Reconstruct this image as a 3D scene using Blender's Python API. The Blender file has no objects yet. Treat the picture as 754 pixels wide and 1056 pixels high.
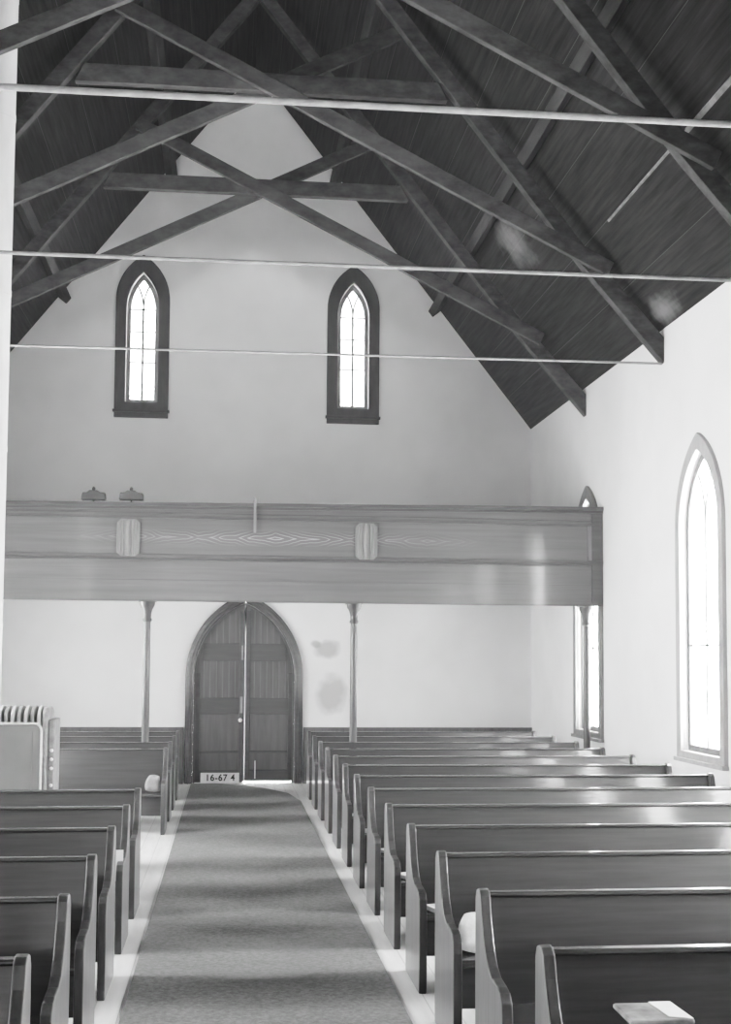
import bpy, bmesh, math, random
from mathutils import Vector, Matrix
random.seed(7)
sc = bpy.context.scene
C = sc.collection

# ------------------------------------------------------------------ room dimensions (metres)
XR, XL, YB, YF = 4.711, -4.123, 19.38, -3.0      # right, left, back (entrance) wall, wall behind the camera
X0, ZE, ZA = 0.294, 5.546, 11.169                # ridge x, eave and ridge heights
SL = (ZA - ZE) / (XR - X0)
def roof_z(x): return ZA - SL * abs(x - X0)

# ------------------------------------------------------------------ materials
def srgb(v):
    v /= 255.0
    return v / 12.92 if v <= .04045 else ((v + .055) / 1.055) ** 2.4
def mat(name, lo, hi, rough=.6, spec=.5, scale=(6, 6, 6), detail=4, bump=0., bscale=None, coat=0., wave=None):
    """grey procedural material: noise between two sRGB greys, optional bump"""
    m = bpy.data.materials.new(name); m.use_nodes = True
    nt = m.node_tree; N = nt.nodes; L = nt.links; b = N['Principled BSDF']
    tc = N.new('ShaderNodeTexCoord'); mp = N.new('ShaderNodeMapping'); mp.inputs['Scale'].default_value = scale
    L.new(tc.outputs['Object'], mp.inputs['Vector'])
    nz = N.new('ShaderNodeTexNoise'); nz.inputs['Scale'].default_value = 1; nz.inputs['Detail'].default_value = detail
    nz.inputs['Roughness'].default_value = .62
    L.new(mp.outputs[0], nz.inputs['Vector'])
    cr = N.new('ShaderNodeValToRGB'); a, c = srgb(lo), srgb(hi)
    cr.color_ramp.elements[0].position = .3; cr.color_ramp.elements[0].color = (a, a, a, 1)
    cr.color_ramp.elements[1].position = .7; cr.color_ramp.elements[1].color = (c, c, c, 1)
    L.new(nz.outputs['Fac'], cr.inputs[0]); L.new(cr.outputs[0], b.inputs['Base Color'])
    b.inputs['Roughness'].default_value = rough; b.inputs['Specular IOR Level'].default_value = spec
    b.inputs['Coat Weight'].default_value = coat; b.inputs['Coat Roughness'].default_value = .11
    if bump:
        bp = N.new('ShaderNodeBump'); bp.inputs['Strength'].default_value = bump; bp.inputs['Distance'].default_value = .01
        L.new(nz.outputs['Fac'], bp.inputs['Height']); L.new(bp.outputs[0], b.inputs['Normal'])
    m['col'] = cr.name
    return m
def mixcol(m, fac_socket, grey, blend='MIX'):
    """overlay a grey where fac is 1"""
    nt = m.node_tree; N = nt.nodes; L = nt.links; b = N['Principled BSDF']
    old = b.inputs['Base Color'].links[0].from_socket
    mx = N.new('ShaderNodeMix'); mx.data_type = 'RGBA'; mx.blend_type = blend
    g = srgb(grey); mx.inputs[7].default_value = (g, g, g, 1)
    L.new(fac_socket, mx.inputs[0]); L.new(old, mx.inputs[6]); L.new(mx.outputs[2], b.inputs['Base Color'])
def fac_spot(m, centre, radius, soft=.5, noise=.6, nscale=5., amount=.5):
    """noisy round patch in object coordinates -> factor"""
    nt = m.node_tree; N = nt.nodes; L = nt.links
    tc = N.new('ShaderNodeTexCoord')
    nz = N.new('ShaderNodeTexNoise'); nz.inputs['Scale'].default_value = nscale; nz.inputs['Detail'].default_value = 3
    L.new(tc.outputs['Object'], nz.inputs['Vector'])
    sub = N.new('ShaderNodeVectorMath'); sub.operation = 'SUBTRACT'; sub.inputs[1].default_value = centre
    L.new(tc.outputs['Object'], sub.inputs[0])
    dv = N.new('ShaderNodeVectorMath'); dv.operation = 'DIVIDE'; dv.inputs[1].default_value = radius
    L.new(sub.outputs[0], dv.inputs[0])
    ln = N.new('ShaderNodeVectorMath'); ln.operation = 'LENGTH'; L.new(dv.outputs[0], ln.inputs[0])
    ad = N.new('ShaderNodeMath'); ad.operation = 'MULTIPLY_ADD'; ad.inputs[1].default_value = noise
    L.new(nz.outputs['Fac'], ad.inputs[0]); L.new(ln.outputs['Value'], ad.inputs[2])
    mr = N.new('ShaderNodeMapRange'); mr.inputs[1].default_value = 1 + noise * .5; mr.inputs[2].default_value = 1 + noise * .5 - soft
    mr.inputs[3].default_value = 0; mr.inputs[4].default_value = amount
    L.new(ad.outputs[0], mr.inputs[0])
    return mr.outputs[0]
def fac_lines(m, axis, period, width, offset=0., amount=.6):
    """thin seams every period along an axis of object coordinates"""
    nt = m.node_tree; N = nt.nodes; L = nt.links
    tc = N.new('ShaderNodeTexCoord'); sp = N.new('ShaderNodeSeparateXYZ'); L.new(tc.outputs['Object'], sp.inputs[0])
    a = N.new('ShaderNodeMath'); a.operation = 'ADD'; a.inputs[1].default_value = offset + 100 * period; L.new(sp.outputs[axis], a.inputs[0])
    d = N.new('ShaderNodeMath'); d.operation = 'DIVIDE'; d.inputs[1].default_value = period; L.new(a.outputs[0], d.inputs[0])
    f = N.new('ShaderNodeMath'); f.operation = 'FRACT'; L.new(d.outputs[0], f.inputs[0])
    l = N.new('ShaderNodeMath'); l.operation = 'LESS_THAN'; l.inputs[1].default_value = width / period; L.new(f.outputs[0], l.inputs[0])
    mu = N.new('ShaderNodeMath'); mu.operation = 'MULTIPLY'; mu.inputs[1].default_value = amount; L.new(l.outputs[0], mu.inputs[0])
    return mu.outputs[0]

M = {}
M['plaster'] = mat('white_plaster', 219, 229, .9, .2, (1.2, 1.2, 1.2), 6, .15)
M['plaster_back'] = mat('white_plaster_entrance', 224, 236, .9, .2, (1.1, 1.1, 1.1), 6, .15)
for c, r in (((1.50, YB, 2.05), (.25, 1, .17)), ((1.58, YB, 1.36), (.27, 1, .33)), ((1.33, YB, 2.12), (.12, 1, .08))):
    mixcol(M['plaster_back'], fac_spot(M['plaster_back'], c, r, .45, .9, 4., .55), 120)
M['roof'] = mat('dark_roof_boards', 12, 52, .75, .2, (24, 1.1, 24), 6, .2)
mixcol(M['roof'], fac_lines(M['roof'], 0, .41, .004, .18, .35), 120)
mixcol(M['roof'], fac_lines(M['roof'], 0, .41, .007, .19, .5), 22)
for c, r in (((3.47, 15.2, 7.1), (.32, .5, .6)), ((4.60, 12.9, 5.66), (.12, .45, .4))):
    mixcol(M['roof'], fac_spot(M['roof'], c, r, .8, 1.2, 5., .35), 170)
M['beam'] = mat('rough_truss_timber', 44, 82, .7, .3, (5, 9, 9), 5, .2)
M['purlin'] = mat('rough_purlin_timber', 38, 60, .7, .3, (14, 1.6, 14), 5, .2)
M['rod'] = mat('pale_painted_iron', 128, 156, .5, .4, (9, 9, 9), 3)
M['pew'] = mat('dark_varnished_pew_wood', 36, 58, .4, .5, (1.3, 22, 26), 5, .04, coat=1.)
M['pew_end'] = mat('lit_varnished_pew_end', 88, 116, .38, .5, (24, 24, 2.2), 5, .05, coat=.35)  # lighter copy of the pew wood: window light put into the colour
M['pew_edge'] = mat('shaded_pew_edge', 54, 74, .38, .5, (24, 24, 4), 5, .05, coat=.35)  # same wood toned darker: shade on the edges put into the colour
M['pew_rail'] = mat('varnished_pew_top_rail', 54, 76, .25, .6, (1.3, 20, 20), 4, .03, coat=.6)
M['gallery'] = mat('grained_gallery_wood', 70, 96, .4, .5, (.55, 9, 15), 6, .05, coat=1.)
def grain_figure(m, zc):
    nt = m.node_tree; N = nt.nodes; L = nt.links
    def mth(op, a, b=None):
        n = N.new('ShaderNodeMath'); n.operation = op
        for i, v in enumerate((a, b)):
            if v is None: continue
            if isinstance(v, (int, float)): n.inputs[i].default_value = v
            else: L.new(v, n.inputs[i])
        return n.outputs[0]
    tc = N.new('ShaderNodeTexCoord'); sp = N.new('ShaderNodeSeparateXYZ'); L.new(tc.outputs['Object'], sp.inputs[0])
    nz = N.new('ShaderNodeTexNoise'); nz.inputs['Scale'].default_value = 3; nz.inputs['Detail'].default_value = 2; L.new(tc.outputs['Object'], nz.inputs['Vector'])
    dz = mth('ABSOLUTE', mth('SUBTRACT', sp.outputs[2], zc))
    v = mth('ADD', mth('MULTIPLY', dz, 26), mth('ADD', mth('MULTIPLY', mth('PINGPONG', mth('ADD', sp.outputs[0], 20.35), .95), 5.5), mth('MULTIPLY', nz.outputs['Fac'], 3.0)))
    line = mth('LESS_THAN', mth('FRACT', v), .26)
    fade = mth('MAXIMUM', mth('SUBTRACT', 1, mth('MULTIPLY', dz, 9.5)), 0)
    fx = mth('MAXIMUM', mth('SUBTRACT', 1, mth('MULTIPLY', mth('ABSOLUTE', mth('SUBTRACT', sp.outputs[0], .6)), .38)), .0)
    mixcol(m, mth('MULTIPLY', mth('MULTIPLY', line, fade), mth('MULTIPLY', fx, .8)), 170)
grain_figure(M['gallery'], 3.375)
M['gallery_trim'] = mat('gallery_moulding_wood', 60, 80, .35, .5, (.8, 20, 20), 4, .04, coat=.4)
M['plaque'] = mat('pale_fluted_wood', 100, 124, .45, .5, (30, 30, 3), 3)
M['door'] = mat('dark_door_boards', 64, 86, .42, .5, (16, 16, 1.6), 5, .06, coat=.2)
M['door_rail'] = mat('darker_door_rail', 50, 66, .42, .5, (1.6, 16, 16), 5, .06, coat=.2)
M['door_frame'] = mat('varnished_door_moulding', 62, 76, .22, .6, (5, 5, 30), 3, coat=.7)
M['dado'] = mat('dark_wainscot_boards', 70, 88, .45, .5, (16, 16, 1.5), 4)
mixcol(M['dado'], fac_lines(M['dado'], 0, .11, .012, 0, .6), 55)
M['casing'] = mat('dark_window_casing', 58, 74, .5, .4, (9, 9, 3), 4)
M['casing_pale'] = mat('painted_window_casing', 150, 168, .5, .4, (9, 9, 3), 3)
M['sash'] = mat('window_sash_paint', 100, 120, .5, .4, (9, 9, 3), 3)
M['floor'] = mat('pale_floor_boards', 186, 212, .7, .3, (9, .9, 5), 5, .08)
mixcol(M['floor'], fac_lines(M['floor'], 0, .14, .006, 0, .4), 90)
M['rug'] = mat('worn_grey_carpet', 98, 134, .95, .1, (38, 38, 38), 10, .3)
M['column'] = mat('painted_column', 52, 68, .4, .5, (12, 12, 2), 3, coat=.3)
M['flue'] = mat('whitewashed_flue', 200, 222, .8, .2, (4, 4, 1.2), 5, .1)
M['sheet'] = mat('grey_sheet_metal', 100, 118, .5, .5, (1.5, 1.5, 1.5), 4)
M['iron'] = mat('ribbed_cast_iron', 118, 150, .45, .5, (14, 14, 14), 3)
M['iron_pale'] = mat('silvered_cast_iron', 176, 204, .4, .5, (14, 14, 14), 3)
M['cloth'] = mat('pale_cushion_cloth', 186, 226, .9, .1, (14, 14, 14), 5, .3)
M['cloth_grey'] = mat('grey_cushion_cloth', 118, 150, .9, .1, (14, 14, 14), 5, .3)
M['paper'] = mat('cream_paper', 205, 225, .8, .2, (10, 10, 10), 3)
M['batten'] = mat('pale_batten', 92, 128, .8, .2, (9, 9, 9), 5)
M['bead'] = mat('lighter_door_bead', 84, 104, .4, .5, (9, 9, 2), 3)
M['card'] = mat('white_card', 208, 226, .8, .2, (10, 10, 10), 3)
M['ink'] = mat('black_ink', 26, 34, .8, .2)
M['brass'] = mat('polished_knob', 225, 245, .2, .8)
M['lamp_dark'] = mat('dark_lamp_metal', 60, 78, .6, .3, (9, 9, 9), 3)
M['stand'] = mat('worn_stand_wood', 80, 150, .5, .4, (12, 12, 12), 4)
def glass(name, em):
    m = bpy.data.materials.new(name); m.use_nodes = True; nt = m.node_tree; N = nt.nodes; L = nt.links
    N.remove(N['Principled BSDF'])
    tr = N.new('ShaderNodeBsdfTransparent'); tl = N.new('ShaderNodeBsdfTranslucent'); tl.inputs[0].default_value = (.9, .9, .9, 1)
    tr.inputs[0].default_value = (.95, .95, .95, 1)
    mx = N.new('ShaderNodeMixShader'); tc = N.new('ShaderNodeTexCoord'); nz = N.new('ShaderNodeTexNoise')
    nz.inputs['Scale'].default_value = 5; nz.inputs['Detail'].default_value = 3; L.new(tc.outputs['Object'], nz.inputs['Vector'])
    mr = N.new('ShaderNodeMapRange'); mr.inputs[1].default_value = .35; mr.inputs[2].default_value = .7; mr.inputs[3].default_value = em; mr.inputs[4].default_value = em + .3
    L.new(nz.outputs['Fac'], mr.inputs[0]); L.new(mr.outputs[0], mx.inputs[0])
    L.new(tr.outputs[0], mx.inputs[1]); L.new(tl.outputs[0], mx.inputs[2]); L.new(mx.outputs[0], N['Material Output'].inputs[0])
    return m
M['glass'] = glass('hazy_window_glass', .25)

# ------------------------------------------------------------------ mesh helpers
def box(bm, x0, x1, y0, y1, z0, z1):
    vs = [bm.verts.new(p) for p in ((x0, y0, z0), (x1, y0, z0), (x1, y1, z0), (x0, y1, z0), (x0, y0, z1), (x1, y0, z1), (x1, y1, z1), (x0, y1, z1))]
    for f in ((0, 3, 2, 1), (4, 5, 6, 7), (0, 1, 5, 4), (1, 2, 6, 5), (2, 3, 7, 6), (3, 0, 4, 7)): bm.faces.new([vs[i] for i in f])
def prism(bm, pts, off):
    """closed prism: polygon (3D points) swept by the vector off"""
    a = [bm.verts.new(p) for p in pts]; o = Vector(off); b = [bm.verts.new(Vector(p) + o) for p in pts]
    n = len(a); bm.faces.new(a); bm.faces.new(b[::-1])
    for i in range(n): bm.faces.new((a[i], b[i], b[(i + 1) % n], a[(i + 1) % n]))
def ring(bm, outer, inner, off, closed=True):
    """band between two matching outlines, swept by off"""
    o = Vector(off); n = len(outer)
    A = [bm.verts.new(p) for p in outer]; B = [bm.verts.new(p) for p in inner]
    A2 = [bm.verts.new(Vector(p) + o) for p in outer]; B2 = [bm.verts.new(Vector(p) + o) for p in inner]
    for i in range(n if closed else n - 1):
        j = (i + 1) % n
        bm.faces.new((A[i], A[j], B[j], B[i])); bm.faces.new((A2[i], B2[i], B2[j], A2[j]))
        bm.faces.new((A[i], A2[i], A2[j], A[j])); bm.faces.new((B[i], B[j], B2[j], B2[i]))
    if not closed:
        for i in (0, n - 1): bm.faces.new((A[i], B[i], B2[i], A2[i]))
def bar(bm, p, q, w, t, up=(0, 0, 1)):
    """square bar from p to q: w along the side axis, t along the up-ish axis"""
    p, q = Vector(p), Vector(q); d = (q - p).normalized(); s = d.cross(Vector(up)).normalized(); u = s.cross(d)
    c = [(-w / 2, -t / 2), (w / 2, -t / 2), (w / 2, t / 2), (-w / 2, t / 2)]
    A = [bm.verts.new(p + s * a + u * b) for a, b in c]; B = [bm.verts.new(q + s * a + u * b) for a, b in c]
    bm.faces.new(A[::-1]); bm.faces.new(B)
    for i in range(4): bm.faces.new((A[i], A[(i + 1) % 4], B[(i + 1) % 4], B[i]))
def lathe(bm, prof, cx, cy, n=20):
    """profile of (radius, z) turned about the vertical axis"""
    rings = [[bm.verts.new((cx + r * math.cos(6.28319 * k / n), cy + r * math.sin(6.28319 * k / n), z)) for k in range(n)] for r, z in prof]
    for a, b in zip(rings, rings[1:]):
        for k in range(n): bm.faces.new((a[k], a[(k + 1) % n], b[(k + 1) % n], b[k]))
    bm.faces.new(rings[0][::-1]); bm.faces.new(rings[-1])
def tube(bm, p, q, r, n=10):
    p, q = Vector(p), Vector(q); d = (q - p).normalized(); s = d.orthogonal().normalized(); u = d.cross(s)
    A, B = ([bm.verts.new(c + (s * math.cos(6.28319 * k / n) + u * math.sin(6.28319 * k / n)) * r) for k in range(n)] for c in (p, q))
    bm.faces.new(A[::-1]); bm.faces.new(B)
    for k in range(n): bm.faces.new((A[k], A[(k + 1) % n], B[(k + 1) % n], B[k]))
def obj(name, bm, m, parent=None, bevel=0, smooth=False):
    bmesh.ops.recalc_face_normals(bm, faces=bm.faces)
    me = bpy.data.meshes.new(name); bm.to_mesh(me); bm.free(); me.materials.append(M[m])
    o = bpy.data.objects.new(name, me); C.objects.link(o); o.parent = parent
    if smooth:
        for p in me.polygons: p.use_smooth = True
        me.set_sharp_from_angle(angle=.7)
    if bevel:
        b = o.modifiers.new('bevel', 'BEVEL'); b.width = bevel; b.segments = 2; b.limit_method = 'ANGLE'; b.angle_limit = .6
    return o
def NB(): return bmesh.new()
def one(name, m, parent, *boxes, bevel=0):
    bm = NB()
    for b in boxes: box(bm, *b)
    return obj(name, bm, m, parent, bevel)
def tag(o, label=None, cat=None, group=None, kind=None):
    for k, v in (('label', label), ('category', cat), ('group', group), ('kind', kind)):
        if v: o[k] = v
    return o
def thing(name, loc, label, cat, group=None, kind=None):
    o = bpy.data.objects.new(name, None); C.objects.link(o); o.location = loc; o.empty_display_size = .2
    return tag(o, label, cat, group, kind)
def dup(root, loc, label):
    r = root.copy(); C.objects.link(r); r.location = loc; r['label'] = label
    for ch in list(root.children):
        c = ch.copy(); C.objects.link(c); c.parent = r
        for g in list(ch.children):
            d = g.copy(); C.objects.link(d); d.parent = c
    return r

# ------------------------------------------------------------------ pointed arches and walls with openings
def arch_h(w, h, x):
    """height above the spring line of a pointed arch of half width w and rise h, at offset x"""
    R = (w * w + h * h) / (2 * w); x = abs(x)
    return math.sqrt(max(0, R * R - (x - w + R) ** 2)) if x < w else 0.
def arch_pts(w, z0, zs, za, n=12):
    """outline, anticlockwise from bottom left over the point to bottom right: (u, z)"""
    h = za - zs; R = (w * w + h * h) / (2 * w); am = math.asin(min(1, h / R)); left = []
    if R < h and w < R: am = math.pi - am
    for k in range(n + 1):
        a = am * k / n; left.append((-w + R - R * math.cos(a), zs + R * math.sin(a)))
    left[-1] = (0, za)
    return [(-w, z0)] + left + [(-u, z) for u, z in left[-2::-1]] + [(w, z0)]
def wall(name, fmap, u0, u1, top, openings, m, label, thick=.3, breaks=()):
    """openings: (centre u, half width, sill z, spring z, apex z)"""
    us = {u0, u1, *breaks}
    for uc, w, z0, zs, za in openings:
        for k in range(-10, 11): us.add(round(uc + w * math.sin(k * math.pi / 20), 5))
    us = sorted(us); bm = NB()
    for a, b in zip(us, us[1:]):
        mid = (a + b) / 2; segs = []; za_, zb_ = 0., 0.
        for uc, w, z0, zs, za in sorted((o for o in openings if abs(mid - o[0]) < o[1]), key=lambda o: o[2]):
            segs.append((za_, zb_, z0, z0))
            za_, zb_ = (zs + arch_h(w, za - zs, a - uc), zs + arch_h(w, za - zs, b - uc))
        segs.append((za_, zb_, top(a), top(b)))
        for la, lb, ha, hb in segs:
            if max(ha - la, hb - lb) < 1e-4: continue
            prism(bm, [fmap(a, la, 0), fmap(b, lb, 0), fmap(b, hb, 0), fmap(a, ha, 0)], Vector(fmap(a, la, -thick)) - Vector(fmap(a, la, 0)))
    o = obj(name, bm, m); return tag(o, label, 'wall', kind='structure')
fb = lambda u, z, d: (u, YB - d, z)            # entrance wall: d = towards the room
fr = lambda u, z, d: (XR - d, u, z)
fl = lambda u, z, d: (XL + d, u, z)
BWIN = ((-1.385, .245, 5.80, 7.27, 7.83), (1.875, .245, 5.79, 7.25, 7.79))
SWY = (16.18, 12.20, 8.22, 4.24)
SWIN = [(y, .52, .98, 3.25, 4.04) for y in SWY]
DOOR = (.247, .765, 0., 1.62, 2.74)
wall('wall_back', fb, XL - .3, XR + .3, lambda u: roof_z(u), list(BWIN) + [DOOR], 'plaster_back', 'tall white plastered gable wall with arched entrance door and two small windows', breaks=(X0,))
wall('wall_right', fr, YF, YB, lambda u: ZE, SWIN, 'plaster', 'white plastered side wall with tall pointed windows on the right')
wall('wall_left', fl, YF, YB, lambda u: ZE, SWIN, 'plaster', 'white plastered side wall beyond the left pews')
wall('wall_front', lambda u, z, d: (u, YF + d, z), XL - .3, XR + .3, lambda u: roof_z(u), [], 'plaster', 'plain plastered wall behind the viewpoint', breaks=(X0,))
bm = NB(); box(bm, XL - .3, XR + .3, YF - .3, YB + .3, -.2, 0); tag(obj('floor', bm, 'floor'), 'pale wooden floor boards under the pews', 'floor', kind='structure')
bm = NB()
for s in (-1, 1):
    xe = X0 + s * (XR - X0 + .3); ze = roof_z(xe)
    prism(bm, [(X0, YF - .3, ZA), (xe, YF - .3, ze), (xe, YF - .3, ze + .15), (X0, YF - .3, ZA + .15)], (0, YB - YF + .6, 0))
tag(obj('ceiling', bm, 'roof'), 'steep dark boarded underside of the roof', 'ceiling', kind='structure')
# narrow pale strip along the right roof slope
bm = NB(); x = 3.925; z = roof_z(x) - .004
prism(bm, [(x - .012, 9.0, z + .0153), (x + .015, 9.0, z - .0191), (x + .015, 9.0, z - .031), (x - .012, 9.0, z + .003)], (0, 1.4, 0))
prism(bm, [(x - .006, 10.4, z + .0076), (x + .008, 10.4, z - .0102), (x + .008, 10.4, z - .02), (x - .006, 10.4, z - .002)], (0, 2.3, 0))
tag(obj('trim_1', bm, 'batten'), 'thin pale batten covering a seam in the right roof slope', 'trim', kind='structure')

# wainscot of the entrance wall
for nm, a, b in (('trim_2', XL, DOOR[0] - .905), ('trim_3', DOOR[0] + .905, XR)):
    bm = NB(); box(bm, a, b, YB - .03, YB, 0, .80); box(bm, a, b, YB - .055, YB, .80, .85); box(bm, a, b, YB - .05, YB, 0, .12)
    tag(obj(nm, bm, 'dado'), 'low dark wainscot %s of the entrance door' % ('left' if nm == 'trim_2' else 'right'), 'wainscot', kind='structure')

# ------------------------------------------------------------------ windows
def window(n, fmap, uc, wo, z0o, zso, zao, wi, z0i, zsi, zai, bars, casing, sash, label, sill, depth=.12):
    t = thing('window_%d' % n, (0, 0, 0), label, 'window', kind='structure')
    P = lambda pts, d: [fmap(uc + u, z, d) for u, z in pts]
    dv = lambda d: Vector(fmap(0, 0, d)) - Vector(fmap(0, 0, 0))
    bm = NB(); ring(bm, P(arch_pts(wo, z0o, zso, zao), -.01), P(arch_pts(wi, z0i, zsi, zai), -.01), dv(.05)); obj('casing', bm, casing, t, .006)
    bm = NB(); a, b = (Vector(fmap(uc - wo - .02, z0o + sill, 0)), Vector(fmap(uc + wo + .02, z0o + sill, .07)))
    lo = [min(a[i], b[i]) for i in range(3)]; hi = [max(a[i], b[i]) for i in range(3)]
    box(bm, lo[0], hi[0], lo[1], hi[1], lo[2] - .02, hi[2] + .02); obj('window_sill', bm, casing, t, .005)
    s = .06; bm = NB()
    ring(bm, P(arch_pts(wi + .012, z0i - .012, zsi, zai + .012), -depth), P(arch_pts(wi - s, z0i + s, zsi, zai - s * 1.5), -depth), dv(.03)); obj('sash', bm, sash, t)
    bm = NB(); upv = dv(1)
    zm = zsi + .02; bar(bm, fmap(uc, z0i + .02, -depth + .02), fmap(uc, zm, -depth + .02), .034, .02, upv)
    h = zai - zsi; R = (wi * wi + h * h) / (2 * wi)
    for sg in (-1, 1):                                  # gothic tracery: two curved bars fork from the mullion
        prev = None
        for k in range(9):
            a = k / 8 * .98; zz = zm + a * h * .78; uu = R - math.sqrt(max(0, R * R - (zz - zm) ** 2))
            if abs(uu) > wi - .03 or zz > zsi + arch_h(wi, h, min(uu, wi)) - .03: break
            p = fmap(uc + sg * uu, zz, -depth + .02)
            if prev: bar(bm, prev, p, .026, .018, upv)
            prev = p
    obj('mullion', bm, sash, t)
    for zb, tk in bars:
        bm = NB(); bar(bm, fmap(uc - wi + .03, zb, -depth + .02), fmap(uc + wi - .03, zb, -depth + .02), .018, tk, upv); obj('glazing_bar', bm, sash, t)
    bm = NB(); prism(bm, P(arch_pts(wi, z0i, zsi, zai), -depth - .012), dv(-.006)); obj('pane', bm, 'glass', t)
    return t
for i, (uc, wi, z0, zs, za) in enumerate(BWIN):
    window(i + 1, fb, uc, .41, z0 - .24, zs + .12, za + .27, wi, z0, zs, za, ((z0 + .64, .03), (z0 + 1.12, .014), (z0 + 1.47, .02)), 'casing', 'sash',
           'small pointed gable window with dark casing, %s of the pair above the gallery' % ('left' if i == 0 else 'right'), .10)
lab = ('pointed side window partly hidden by the right end of the gallery', 'tall bright pointed window in the right wall nearest the viewer', 'tall pointed right-wall window out of view beside the front pews', 'tall pointed right-wall window behind the viewpoint')
SD = .075
for i, (uc, wi, z0, zs, za) in enumerate(SWIN):
    window(3 + i, fr, uc, .64, .87, 3.25, 4.21, wi, z0, zs, za, ((2.06, .03),), 'casing_pale' if i else 'sash', 'sash', lab[i], .02, SD)
    window(7 + i, fl, uc, .64, .87, 3.25, 4.21, wi, z0, zs, za, ((2.06, .03),), 'casing_pale', 'sash', 'tall pointed window in the left wall, %s from the entrance' % ('first', 'second', 'third', 'fourth')[i], .02, .10)

# ------------------------------------------------------------------ entrance door
dc, dw, _, ds, da = DOOR
t = thing('door_1', (0, 0, 0), 'double pointed-arch wooden entrance door under the gallery', 'door', kind='structure')
P = lambda pts, y: [(dc + u, y, z) for u, z in pts]
bm = NB(); ring(bm, P(arch_pts(dw + .125, 0, ds, da + .15, 18), YB + .01), P(arch_pts(dw, 0, ds, da, 18), YB + .01), (0, -.07, 0), False)
obj('door_frame', bm, 'door_frame', t, .02, True)
bm = NB(); ring(bm, P(arch_pts(dw + .09, 0, ds, da + .10, 18), YB - .05), P(arch_pts(dw + .045, 0, ds, da + .05, 18), YB - .05), (0, -.035, 0), False)
obj('door_moulding', bm, 'door_frame', t, .014, True)
bm = NB(); ring(bm, P(arch_pts(dw - .001, 0, ds, da - .001, 18), YB + .011), P(arch_pts(dw - .03, 0, ds, da - .035, 18), YB + .011), (0, .057, 0), False)
obj('door_stop', bm, 'door', t)
def leaf(sg, z0, gap):
    w = dw - .006; n = 16; pts = []
    us = [gap + (w - gap) * math.sin(k * math.pi / 2 / n) for k in range(n + 1)]
    pts = [(dc + sg * gap, YB + .07, z0)] + [(dc + sg * u, YB + .07, ds + arch_h(w, da - .006 - ds, u)) for u in us] + [(dc + sg * w, YB + .07, z0)]
    bm = NB(); prism(bm, pts, (0, .05, 0)); lf = obj('door_leaf', bm, 'door', t)
    yf = YB + .07
    def strip(name, u0, u1, za_, zb_, th):
        bm = NB(); prism(bm, [(dc + sg * u, yf, z) for u, z in ((u0, za_), (u1, za_), (u1, zb_), (u0, zb_))], (0, -th, 0)); return obj(name, bm, 'door_rail', lf, .006)
    wtop = lambda z: next((u for u in [w - k * .005 for k in range(150)] if ds + arch_h(w, da - .006 - ds, u) > z), .1)
    strip('rail', gap, wtop(2.12) - .01, 1.85, 2.12, .022); strip('rail', gap, w - .01, 1.04, 1.29, .022); strip('rail', gap, w - .01, z0, .20, .022)
    strip('rail', gap, w - .01, .45, .49, .012)
    strip('stile', gap, gap + .075, z0, da - .12, .026); strip('stile', w - .09, w - .01, z0, ds + .05, .026)
    bm = NB()
    for k in range(6):                                 # raised beads between the boards
        u = gap + .13 + k * .095
        for za_, zb_ in ((1.29, 1.85), (2.12, ds + arch_h(w, da - .006 - ds, u + .01) - .02)):
            if u < w - .1 and zb_ > za_ + .03: box(bm, *sorted((dc + sg * u, dc + sg * (u + .014))), yf - .010, yf, za_, zb_)
    obj('board_bead', bm, 'bead', lf)
    return lf
L1 = leaf(-1, .012, .004); L2 = leaf(1, .045, .014)
bm = NB(); bmesh.ops.create_uvsphere(bm, u_segments=16, v_segments=10, radius=.032, matrix=Matrix.Translation((dc - .055, YB + .0, .955)))
tube(bm, (dc - .055, YB, .955), (dc - .055, YB + .045, .955), .014); tag(obj('door_knob', bm, 'brass', L1, smooth=True), 'bright round door knob')
one('latch_plate', 'rod', L1, (dc - .06, dc - .022, YB + .036, YB + .046, 1.06, 1.31))
one('latch_plate', 'rod', L1, (dc - .05, dc - .022, YB + .036, YB + .046, 1.87, 2.09))
one('door_bolt', 'brass', L2, (.415, .432, YB + .025, YB + .048, .07, .34))
bm = NB(); box(bm, dc - dw, dc + dw, YB + .0, YB + .30, -.02, .006); obj('threshold', bm, 'floor', t)

# ------------------------------------------------------------------ gallery (balcony)
YG = 15.54
g = thing('gallery_balcony', (0, YG, 0), 'long wooden gallery balcony with panelled front across the entrance end', 'balcony')
r = lambda *b: (b[0], b[1], b[2] - YG, b[3] - YG, b[4], b[5])
gl, gr = XL + .004, XR - .004
def slope(name, m, y0, y1, z0, z1, d0, d1, bev=0):      # the old rail sags a little towards the left
    bm = NB(); prism(bm, [(gl, y0 - YG, z0 + d0), (gr, y0 - YG, z0 + d1), (gr, y0 - YG, z1), (gl, y0 - YG, z1 - .085)], (0, y1 - y0, 0)); return obj(name, bm, m, g, bev)
slope('front_panel', 'gallery', YG, YG + .07, 2.585, 3.80, 0, 0)
slope('cap_rail', 'gallery_trim', YG - .055, YG + .11, 3.80, 3.845, -.085, 0, .006); slope('cap_moulding', 'gallery_trim', YG - .03, YG - .001, 3.765, 3.80, -.085, 0)
bm = NB(); box(bm, *r(gl, gr, YG - .022, YG, 3.60, 3.635)); box(bm, *r(gl, gr, YG - .012, YG, 3.66, 3.675)); obj('upper_moulding', bm, 'gallery_trim', g, .004)
bm = NB(); box(bm, *r(gl, gr, YG - .03, YG, 3.115, 3.16)); box(bm, *r(gl, gr, YG - .016, YG, 3.085, 3.115)); obj('lower_moulding', bm, 'gallery_trim', g, .005)
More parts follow.
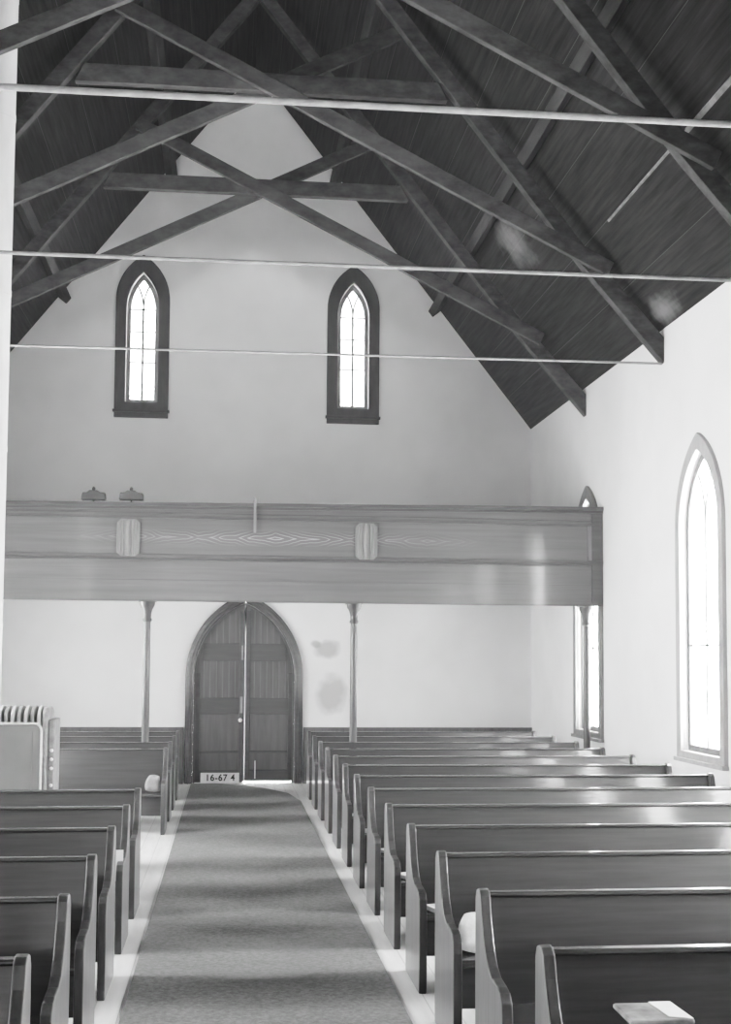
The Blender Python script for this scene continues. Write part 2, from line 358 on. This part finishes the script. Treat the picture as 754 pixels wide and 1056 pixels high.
one('fascia_bead', 'gallery_trim', g, r(gl, gr, YG - .008, YG, 2.84, 2.85), r(gl, gr, YG - .015, YG, 2.585, 2.605))
one('end_stile', 'gallery_trim', g, r(4.56, gr, YG - .018, YG, 2.585, 3.76), bevel=.004)
one('pale_batten', 'plaque', g, r(4.515, 4.56, YG - .02, YG, 3.16, 3.60))
one('joint_strip', 'plaque', g, r(.285, .318, YG - .065, YG - .031, 3.44, 3.86))
one('gallery_floor', 'gallery_trim', g, r(gl, gr, YG + .07, YB - .003, 2.97, 3.07))
for px in (-1.235, 1.685):                              # two fluted octagonal plaques on the front
    w, h, c = .137, .23, .05; zc = 3.355
    oct_ = [(-w, -h + c), (-w + c, -h), (w - c, -h), (w, -h + c), (w, h - c), (w - c, h), (-w + c, h), (-w, h - c)]
    bm = NB(); prism(bm, [(px + a, -.001, zc + b) for a, b in oct_], (0, -.03, 0))
    for k in (-.098, -.06, 0, .06, .098):
        hh = h - (.045 if abs(k) > .08 else .012); tube(bm, (px + k, -.031, zc - hh), (px + k, -.031, zc + hh), .011 if abs(k) > .01 else .03, 8)
    obj('plaque', bm, 'plaque', g, .004)
for i, cx in enumerate((-1.01, 1.572, 4.585)):
    c = thing('gallery_column', (cx, 15.87, 0), ('slender turned column under the gallery, left of the door', 'slender turned column under the gallery, right of the door', 'slender column under the gallery against the right window')[i], 'column', 'columns carrying the gallery')
    bm = NB(); lathe(bm, [(.075, 0), (.075, .10), (.055, .13), (.041, .2), (.046, 1.2), (.042, 2.34)], 0, 0); obj('shaft', bm, 'column', c, smooth=True)
    bm = NB(); lathe(bm, [(.042, 2.34), (.056, 2.355), (.056, 2.375), (.045, 2.39), (.048, 2.45), (.062, 2.50), (.085, 2.54), (.092, 2.56), (.092, 2.59)], 0, 0); obj('capital', bm, 'column', c, smooth=True)
    one('abacus', 'column', c, (-.105, .105, -.105, .105, 2.59, 2.64), bevel=.005)
    one('post_head', 'column', c, (-.06, .06, -.06, .06, 2.64, 2.969))

# two dark lamps on the gallery rail
for i, lx in enumerate((-1.665, -1.21)):
    l = thing('rail_lamp', (lx, YG + .03, 3.8455 - .0096 * (gr - lx)), ('left of two small dark lamps on the gallery rail', 'right of two small dark lamps on the gallery rail, on a thin stem')[i], 'lamp', 'dark lamps on the gallery rail')
    bm = NB(); tube(bm, (0, 0, 0), (0, 0, .03), .010); tube(bm, (0, 0, 0), (0, 0, .006), .035); obj('stem', bm, 'lamp_dark', l)
    bm = NB(); w = .148
    prism(bm, [(-w, -.06, .03), (w, -.06, .03), (w * .97, -.06, .115), (w * .55, -.06, .12), (w * .3, -.06, .145), (-w * .3, -.06, .145), (-w * .55, -.06, .12), (-w * .9, -.06, .115)], (0, .12, 0)); obj('lamp_body', bm, 'lamp_dark', l, .012)
    bm = NB(); lathe(bm, [(.014, .14), (.022, .165), (.02, .18), (.004, .195)], 0, 0, 12); obj('finial', bm, 'lamp_dark', l, smooth=True)

# ------------------------------------------------------------------ roof trusses and purlins
TW = .125
def truss(i, Y, rod_r, label, rod=True):
    t = thing('roof_truss', (X0, Y, 0), label, 'roof truss', 'scissor trusses under the roof')
    hw = XR - X0 - .004; d = .39
    for s in (-1, 1):
        bm = NB(); x1 = s * hw
        x2 = s * (hw - .9)
        pts = [(0, -TW / 2, ZA - .27), (x2, -TW / 2, ZA - SL * (hw - .9) - .25), (x1, -TW / 2, ZA - SL * hw - .10), (x1, -TW / 2, ZA - SL * hw - d), (x2, -TW / 2, ZA - SL * (hw - .9) - .50), (0, -TW / 2, ZA - .54)]
        prism(bm, pts, (0, TW, 0)); obj('rafter', bm, 'beam', t, .006)
        y = -(TW + .072) / 2 if s > 0 else (TW + .072) / 2     # right-footed brace nearer the viewer
        bm = NB(); bar(bm, (s * 3.80, y, 6.165), (-s * 1.56, y, 8.83), .07, .165); obj('brace', bm, 'beam', t, .006)
    bm = NB(); prism(bm, [(-2.0, -.05, 7.99), (2.0, -.05, 7.99), (1.9, -.05, 8.19), (-1.9, -.05, 8.19)], (0, .10, 0))
    obj('collar_beam', bm, 'beam', t, .006)
    if rod:
        bm = NB(); tube(bm, (-hw, 0, ZE - d - (.03 if i == 1 else .008)), (hw, 0, ZE - d + .012), rod_r, 12); tag(obj('tie_rod', bm, 'rod', t, smooth=True), 'pale iron tie rod')
    return t
truss(0, 16.31, 0, 'farthest scissor roof truss, without a tie rod, above the gallery', False)
truss(1, 13.273, .013, 'second scissor roof truss from the entrance wall, with the thinnest looking tie rod')
truss(2, 10.236, .016, 'third scissor roof truss from the entrance wall, crossing the top of the view')
truss(3, 7.198, .020, 'nearest roof truss, seen only as its pale tie rod across the roof')
for s, off, nm in ((-1, 2.93, 'lower purlin on the left roof slope'), (1, 2.93, 'lower purlin on the right roof slope, crossing the rafters'), (-1, 1.35, 'upper purlin on the left roof slope'), (1, 1.35, 'upper purlin on the right roof slope')):
    n = Vector((s * SL, 0, 1)).normalized(); tdir = Vector((s, 0, -SL)).normalized()
    c = Vector((X0 + s * off, YF, roof_z(X0 + s * off))) - n * .087
    w, h = .06, .078
    bm = NB(); prism(bm, [c + tdir * a * w + n * b * h for a, b in ((-1, -1), (1, -1), (1, 1), (-1, 1))], (0, YB - YF - .005, 0))
    tag(obj('purlin', bm, 'purlin', None, .008), nm, 'purlin', 'purlins along the roof')

# ------------------------------------------------------------------ pews
YP0, PS = 4.436, 1.0966
PROF = [(.06, 0), (.06, .60), (.055, .85), (.035, .888), (0, .9), (-.035, .897), (-.062, .875), (-.085, .80), (-.125, .72), (-.165, .66), (-.22, .61), (-.29, .583), (-.40, .574), (-.455, .562), (-.488, .53), (-.497, .48), (-.497, .10), (-.485, 0)]
def make_pew(side, label):
    """origin on the floor under the aisle end; side=+1 runs to +x"""
    p = thing('church_pew', (0, 0, 0), label, 'pew', 'pews right of the aisle' if side > 0 else 'pews left of the aisle')
    Ln = 3.23; th = .045; S = lambda a: side * a
    for a in (0, Ln - th):
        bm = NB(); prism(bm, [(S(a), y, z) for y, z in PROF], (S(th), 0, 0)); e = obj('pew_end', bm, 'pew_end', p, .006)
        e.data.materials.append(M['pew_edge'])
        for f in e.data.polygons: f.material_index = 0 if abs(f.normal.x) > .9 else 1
    a, b = sorted((S(th), S(Ln - th)))
    def slab(name, m, pts, bev=.004):
        bm = NB(); prism(bm, [(a, y, z) for y, z in pts], (b - a, 0, 0)); return obj(name, bm, m, p, bev)
    slab('backrest', 'pew', [(-.012, .866), (.018, .866), (-.09, .36), (-.12, .36)])
    slab('top_rail', 'pew_rail', [(-.028, .866), (-.028, .880), (-.02, .886), (.028, .886), (.036, .880), (.036, .866)], .006)
    slab('seat', 'pew_rail', [(-.10, .425), (-.47, .44), (-.482, .43), (-.482, .41), (-.47, .402), (-.10, .39)])
    slab('seat_apron', 'pew', [(-.44, .20), (-.44, .40), (-.415, .40), (-.415, .20)])
    return p
ordn = ('nearest the viewer', 'second from the viewer', 'third from the viewer', 'fourth from the viewer', 'fifth from the viewer', 'sixth from the viewer', 'seventh from the viewer', 'eighth from the viewer',
        'ninth from the viewer', 'tenth from the viewer', 'third from the entrance wall', 'second from the entrance wall', 'closest to the entrance wall')
pr = make_pew(1, 'dark varnished wooden pew in the right block, ' + ordn[0]); pr.location = (1.1035, YP0, 0)
for k in range(1, 13): dup(pr, (1.1035, YP0 + k * PS, 0), 'dark varnished wooden pew in the right block, ' + ordn[k])
pl = make_pew(-1, 'dark varnished wooden pew in the left block, ' + ordn[0]); pl.location = (-.6555, YP0, 0)
for k in range(1, 6): dup(pl, (-.6555, YP0 + k * PS, 0), 'dark varnished wooden pew in the left block, ' + (ordn[k] if k < 5 else 'last one before the heater'))
for k, tx in ((9, 'first one beyond the heater'), (10, 'third from the entrance wall'), (11, 'second from the entrance wall'), (12, 'closest to the entrance wall')):
    dup(pl, (-.6555, YP0 + k * PS, 0), 'dark varnished wooden pew in the left block, ' + tx)

# carpet runner, its far end cut at a slant
bm = NB(); prism(bm, [(-.538, YF + .2, 0), (.976, YF + .2, 0), (.985, 16.9, 0), (.86, 17.9, 0), (.55, 18.6, 0), (.24, 19.0, 0), (-.15, 19.30, 0), (-.538, 19.30, 0)], (0, 0, .012))
tag(obj('carpet_runner', bm, 'rug'), 'long worn grey carpet runner down the centre aisle', 'carpet')

# number card leaning on the door
c = thing('number_card', (-.10, YB - .035, .012), 'small white card printed 16-67 4 on the floor against the left door leaf', 'sign')
bm = NB(); prism(bm, [(-.295, -.012, 0), (.285, -.012, 0), (.285, .012, .152), (-.295, .012, .152)], (0, .008, 0)); obj('card', bm, 'card', c)
def text(s, size, parent, loc, rx, m, sx=1.):
    cu = bpy.data.curves.new('t', 'FONT'); cu.body = s; cu.size = size; cu.align_x = 'CENTER'; cu.align_y = 'CENTER'; cu.extrude = .001; cu.offset = .0035; cu.space_character = 1.12
    o = bpy.data.objects.new('t', cu); C.objects.link(o); bpy.context.view_layer.update()
    me = bpy.data.meshes.new_from_object(o.evaluated_get(bpy.context.evaluated_depsgraph_get())); bpy.data.objects.remove(o)
    me.materials.clear(); me.materials.append(M[m]); q = bpy.data.objects.new('lettering', me); C.objects.link(q); q.parent = parent
    q.location = loc; q.rotation_euler = (rx, 0, 0); q.scale = (sx, 1, 1); return q
text('16-67 4', .135, c, (0, -.0035, .076), math.radians(90) - .157, 'ink', .95)

# ------------------------------------------------------------------ heater, heat shield and flue in the gap of the left pews
s = thing('heat_shield', (-2.06, 10.9, 0), 'flat grey metal screen standing in front of the ribbed heater', 'screen')
w = .505; bm = NB()
pts = [(-w, 0, .06), (w, 0, .06), (w, 0, 1.27)] + [(w - .06 + .06 * math.cos(a), 0, 1.275 + .065 * math.sin(a)) for a in (.3, .7, 1.1, 1.5)] + [(-w + .06 - .06 * math.cos(a), 0, 1.275 + .065 * math.sin(a)) for a in (1.5, 1.1, .7, .3)]
prism(bm, pts, (0, .02, 0)); obj('panel', bm, 'sheet', s)
bm = NB(); pr_ = None
for a in pts[1:]:
    p = Vector(a) + Vector((0, -.004, 0))
    if pr_: tube(bm, pr_, p, .011, 8)
    pr_ = p
obj('rolled_edge', bm, 'iron_pale', s, smooth=True)
one('fold', 'sheet', s, (w - .085, w - .075, -.008, 0, .08, 1.27))
for a in (-.4, .4): one('foot', 'iron', s, (a - .03, a + .03, -.12, .14, 0, .06), bevel=.006)
h = thing('cast_iron_heater', (-2.0, 11.62, 0), 'cast iron ribbed heater standing behind the grey metal screen', 'heater')
for k in range(13):                                     # sections: thin arched slabs
    x = .30 - k * .058; n = 10; ly, top_ = .42, 1.455
    out = [(0, .10), (0, top_ - .10)] + [(ly / 2 - ly / 2 * math.cos(math.pi * j / n), top_ - .10 + .10 * math.sin(math.pi * j / n)) for j in range(1, n)] + [(ly, top_ - .10), (ly, .10)]
    bm = NB(); prism(bm, [(x, y, z) for y, z in out], (.030, 0, 0)); obj('section', bm, 'iron_pale' if k % 2 == 0 else 'iron', h, .008)
bm = NB(); tube(bm, (-.42, .10, .22), (.34, .10, .22), .05); tube(bm, (-.42, .32, .22), (.34, .32, .22), .05); tube(bm, (-.42, .21, 1.32), (.34, .21, 1.32), .05); obj('header_pipe', bm, 'iron', h, smooth=True)
bm = NB(); prism(bm, [(.345, y, z) for y, z in ((.0, .08), (.42, .08), (.42, 1.40), (.36, 1.445), (.06, 1.445), (.0, 1.40))], (.05, 0, 0)); obj('end_section', bm, 'iron', h, .02)
one('end_cover', 'iron', h, (.396, .455, .03, .40, .08, 1.335), bevel=.012)
for z in (1.06, .98, .90, .75, .6):
    bm = NB(); bmesh.ops.create_uvsphere(bm, u_segments=10, v_segments=8, radius=.017, matrix=Matrix.Translation((.432, .018, z))); obj('bolt', bm, 'brass', h, smooth=True)
for x in (-.38, .36):
    for y in (.06, .36): one('foot', 'iron', h, (x - .03, x + .03, y - .03, y + .03, 0, .12))
f = thing('flue_pipe', (-2.135, 11.3, 0), 'thick whitewashed flue pipe rising to the roof at the left edge', 'pipe')
zz = [0, 2.2, 3.75, 5.15, 6.75, 7.85]
for a, b in zip(zz, zz[1:]):
    bm = NB(); lathe(bm, [(.165, a), (.165, b - .05), (.169, b - .05), (.169, b)], 0, 0, 28); obj('flue_section', bm, 'flue', f, smooth=True)

# ------------------------------------------------------------------ small things on the pews
def pillow(name, loc, rot, size, m, label, cat):
    bm = NB(); bmesh.ops.create_grid(bm, x_segments=10, y_segments=10, size=1)
    for v in list(bm.verts): pass
    res = bmesh.ops.duplicate(bm, geom=bm.faces[:]); top = [v for v in bm.verts]
    dupv = {e for e in res['geom'] if isinstance(e, bmesh.types.BMVert)}
    for v in bm.verts:
        k = (max(0, 1 - abs(v.co.x) ** 3) * max(0, 1 - abs(v.co.y) ** 3)) ** .5
        w = .06 * math.sin(5 * v.co.x + 3 * v.co.y); ex, ey = v.co.x, v.co.y
        sgn = 1 if v in dupv else -1; pin = 1 - .08 * (abs(v.co.x) * abs(v.co.y))
        v.co = Vector((ex * math.sqrt(1 - ey * ey * .3) * (1 - .16 * ey) * size[0] + .10 * size[0] * ey * ey, ey * math.sqrt(1 - ex * ex * .25) * size[1], sgn * size[2] * (k + w * k)))
    bmesh.ops.remove_doubles(bm, verts=bm.verts, dist=.002)
    o = obj(name, bm, m, None, smooth=True); o.location = loc; o.rotation_euler = rot
    return tag(o, label, cat)
pillow('cushion', (1.262, YP0 + 2 * PS - .272, .53), (math.radians(62), .12, math.radians(8)), (.10, .105, .03), 'cloth', 'pale limp cushion leaning at the aisle end of the third right pew', 'cushion')
pillow('cushion', (-.80, YP0 + 9 * PS - .30, .535), (math.radians(68), .1, 0), (.08, .095, .025), 'cloth_grey', 'grey round cushion at the aisle end of the left pew beyond the heater', 'cushion')
def book(loc, rz, ln, w, th, label, m='paper', tilt=0):
    b = thing('booklet', loc, label, 'book'); b.rotation_euler = (tilt, 0, rz)
    one('cover', m, b, (-w / 2, w / 2, -ln / 2, ln / 2, 0, .003), (-w / 2, w / 2, -ln / 2, ln / 2, th - .003, th), (-w / 2, -w / 2 + .003, -ln / 2, ln / 2, .003, th - .003))
    one('pages', 'paper', b, (-w / 2 + .003, w / 2 - .004, -ln / 2 + .004, ln / 2 - .004, .003, th - .003)); return b
for k, dx, ln in ((3, .14, .16), (4, .12, .17), (5, .13, .15), (6, .12, .16), (7, .15, .15)):  # added booklets standing in for lit patches on the seat ends
    book((1.1035 + dx, YP0 + k * PS - .37, .444), .1 * k, ln, .12, .025, 'pale booklet added for the lit aisle end of the right pew seat, %s' % ordn[k])
b = book((-.72, YP0 + 4 * PS - .36, .445 + .10), 0, .20, .11, .022, 'white booklet standing upright at the aisle end of the fifth left pew', tilt=math.radians(90)); 

st = thing('book_stand', (1.37, 4.01, 0), 'small worn wooden stand with a pale open sheet in the lower right corner', 'stand')
bm = NB(); prism(bm, [(-.105, -.105, .762), (.105, -.105, .762), (.098, .105, .762), (-.10, .105, .762)], (0, 0, .018)); obj('board', bm, 'stand', st, .008)
bm = NB(); prism(bm, [(.03, -.07, .7805), (.10, -.10, .7805), (.094, .10, .7805), (.02, .10, .7805)], (0, 0, .002)); obj('sheet', bm, 'paper', st)
bm = NB(); tube(bm, (-.07, -.07, .05), (-.07, -.07, .762), .014); tube(bm, (-.07, -.07, .70), (.03, 0, .765), .008); obj('post', bm, 'stand', st, smooth=True)
bm = NB(); lathe(bm, [(.10, 0), (.10, .02), (.03, .05), (.014, .06)], -.07, -.07); obj('base', bm, 'stand', st, smooth=True)

# ------------------------------------------------------------------ light
LK = 3.0
def area(name, loc, rot, sx, sy, power, spread=180):
    l = bpy.data.lights.new(name, 'AREA'); l.shape = 'RECTANGLE'; l.size = sx; l.size_y = sy; l.energy = power * LK; l.spread = math.radians(spread)
    o = bpy.data.objects.new(name, l); C.objects.link(o); o.location = loc; o.rotation_euler = rot; return o
H90 = math.pi / 2
for y, pr_w, pl_w, gr_w, gl_w in zip(SWY, (260, 440, 560, 700), (320, 760, 560, 340), (850, 420, 120, 10), (1250, 560, 140, 10)):
    area('daylight', (XR + .75, y, 2.7), (0, H90, 0), 4.0, 1.7, pr_w)
    area('daylight', (XL - .75, y, 2.7), (0, -H90, 0), 4.0, 1.7, pl_w)
    area('upward_fill', (XR + 1.6, y, .3), (0, H90 + .75, 0), 2.0, 3.0, gr_w)  # added fill lamps, tilted up to brighten roof, rafters and gable
    area('upward_fill', (XL - 1.6, y, .3), (0, -H90 - .75, 0), 2.0, 3.0, gl_w)
for x in (-1.385, 1.875): area('daylight', (x, YB + .7, 6.8), (-H90, 0, 0), 1.3, 3.0, 90)
area('daylight', (dc, YB + .8, 1.2), (-H90, 0, 0), 1.8, 2.4, 160)
area('rear_fill', (X0, YF + .3, 3.2), (H90, 0, 0), 4.5, 3.5, 18)  # added fill lamp inside the room; the wall behind has no window
area('gable_fill', (X0, YF + .25, 6.4), (H90 + .13, 0, 0), 3.0, 3.0, 10, 24)  # added narrow-beam lamp to lift the gable; there is no rose window
w = bpy.data.worlds.new('sky'); sc.world = w; w.use_nodes = True
w.node_tree.nodes['Background'].inputs[0].default_value = (1, 1, 1, 1); w.node_tree.nodes['Background'].inputs[1].default_value = .3
vs = w.node_tree.nodes.new('ShaderNodeVolumeScatter'); vs.inputs['Density'].default_value = .007; vs.inputs['Anisotropy'].default_value = .2
w.node_tree.links.new(vs.outputs[0], w.node_tree.nodes['World Output'].inputs['Volume'])

# ------------------------------------------------------------------ camera
F_, CY, yaw, pitch, roll, HC = 1300., 592.245, .1076, .0668, .0069, 1.9029
cy_, sy_ = math.cos(yaw), math.sin(yaw); cp, sp = math.cos(pitch), math.sin(pitch); cr_, sr_ = math.cos(roll), math.sin(roll)
U = Vector((cy_, -sy_, 0)); V = Vector((sy_, cy_, 0)); Zv = Vector((0, 0, 1))
Fw = V * cp + Zv * sp; T = -V * sp + Zv * cp; A = U * cr_ + T * sr_; B = -U * sr_ + T * cr_
cam = bpy.data.cameras.new('camera'); co = bpy.data.objects.new('camera', cam); C.objects.link(co)
co.matrix_world = Matrix(((A.x, B.x, -Fw.x, 0), (A.y, B.y, -Fw.y, 0), (A.z, B.z, -Fw.z, HC), (0, 0, 0, 1)))
cam.sensor_fit = 'VERTICAL'; cam.sensor_height = 24; cam.lens = F_ / 1056 * 24; cam.shift_y = (CY - 528) / 1056; cam.clip_end = 100
sc.camera = co
sc.view_settings.view_transform = 'Standard'; sc.view_settings.look = 'None'; sc.view_settings.exposure = 0
vs_ = sc.view_settings; vs_.use_curve_mapping = True; cm = vs_.curve_mapping; cv = cm.curves[3]
cv.points[0].location = (0, 0); cv.points[1].location = (1, .87)
for p in ((.025, .007), (.05, .029), (.08, .078), (.18, .26), (.36, .50), (.62, .72)): cv.points.new(*p)
cm.update()
sc.cycles.use_denoising = True; sc.cycles.max_bounces = 10; sc.cycles.diffuse_bounces = 6; sc.cycles.transparent_max_bounces = 12
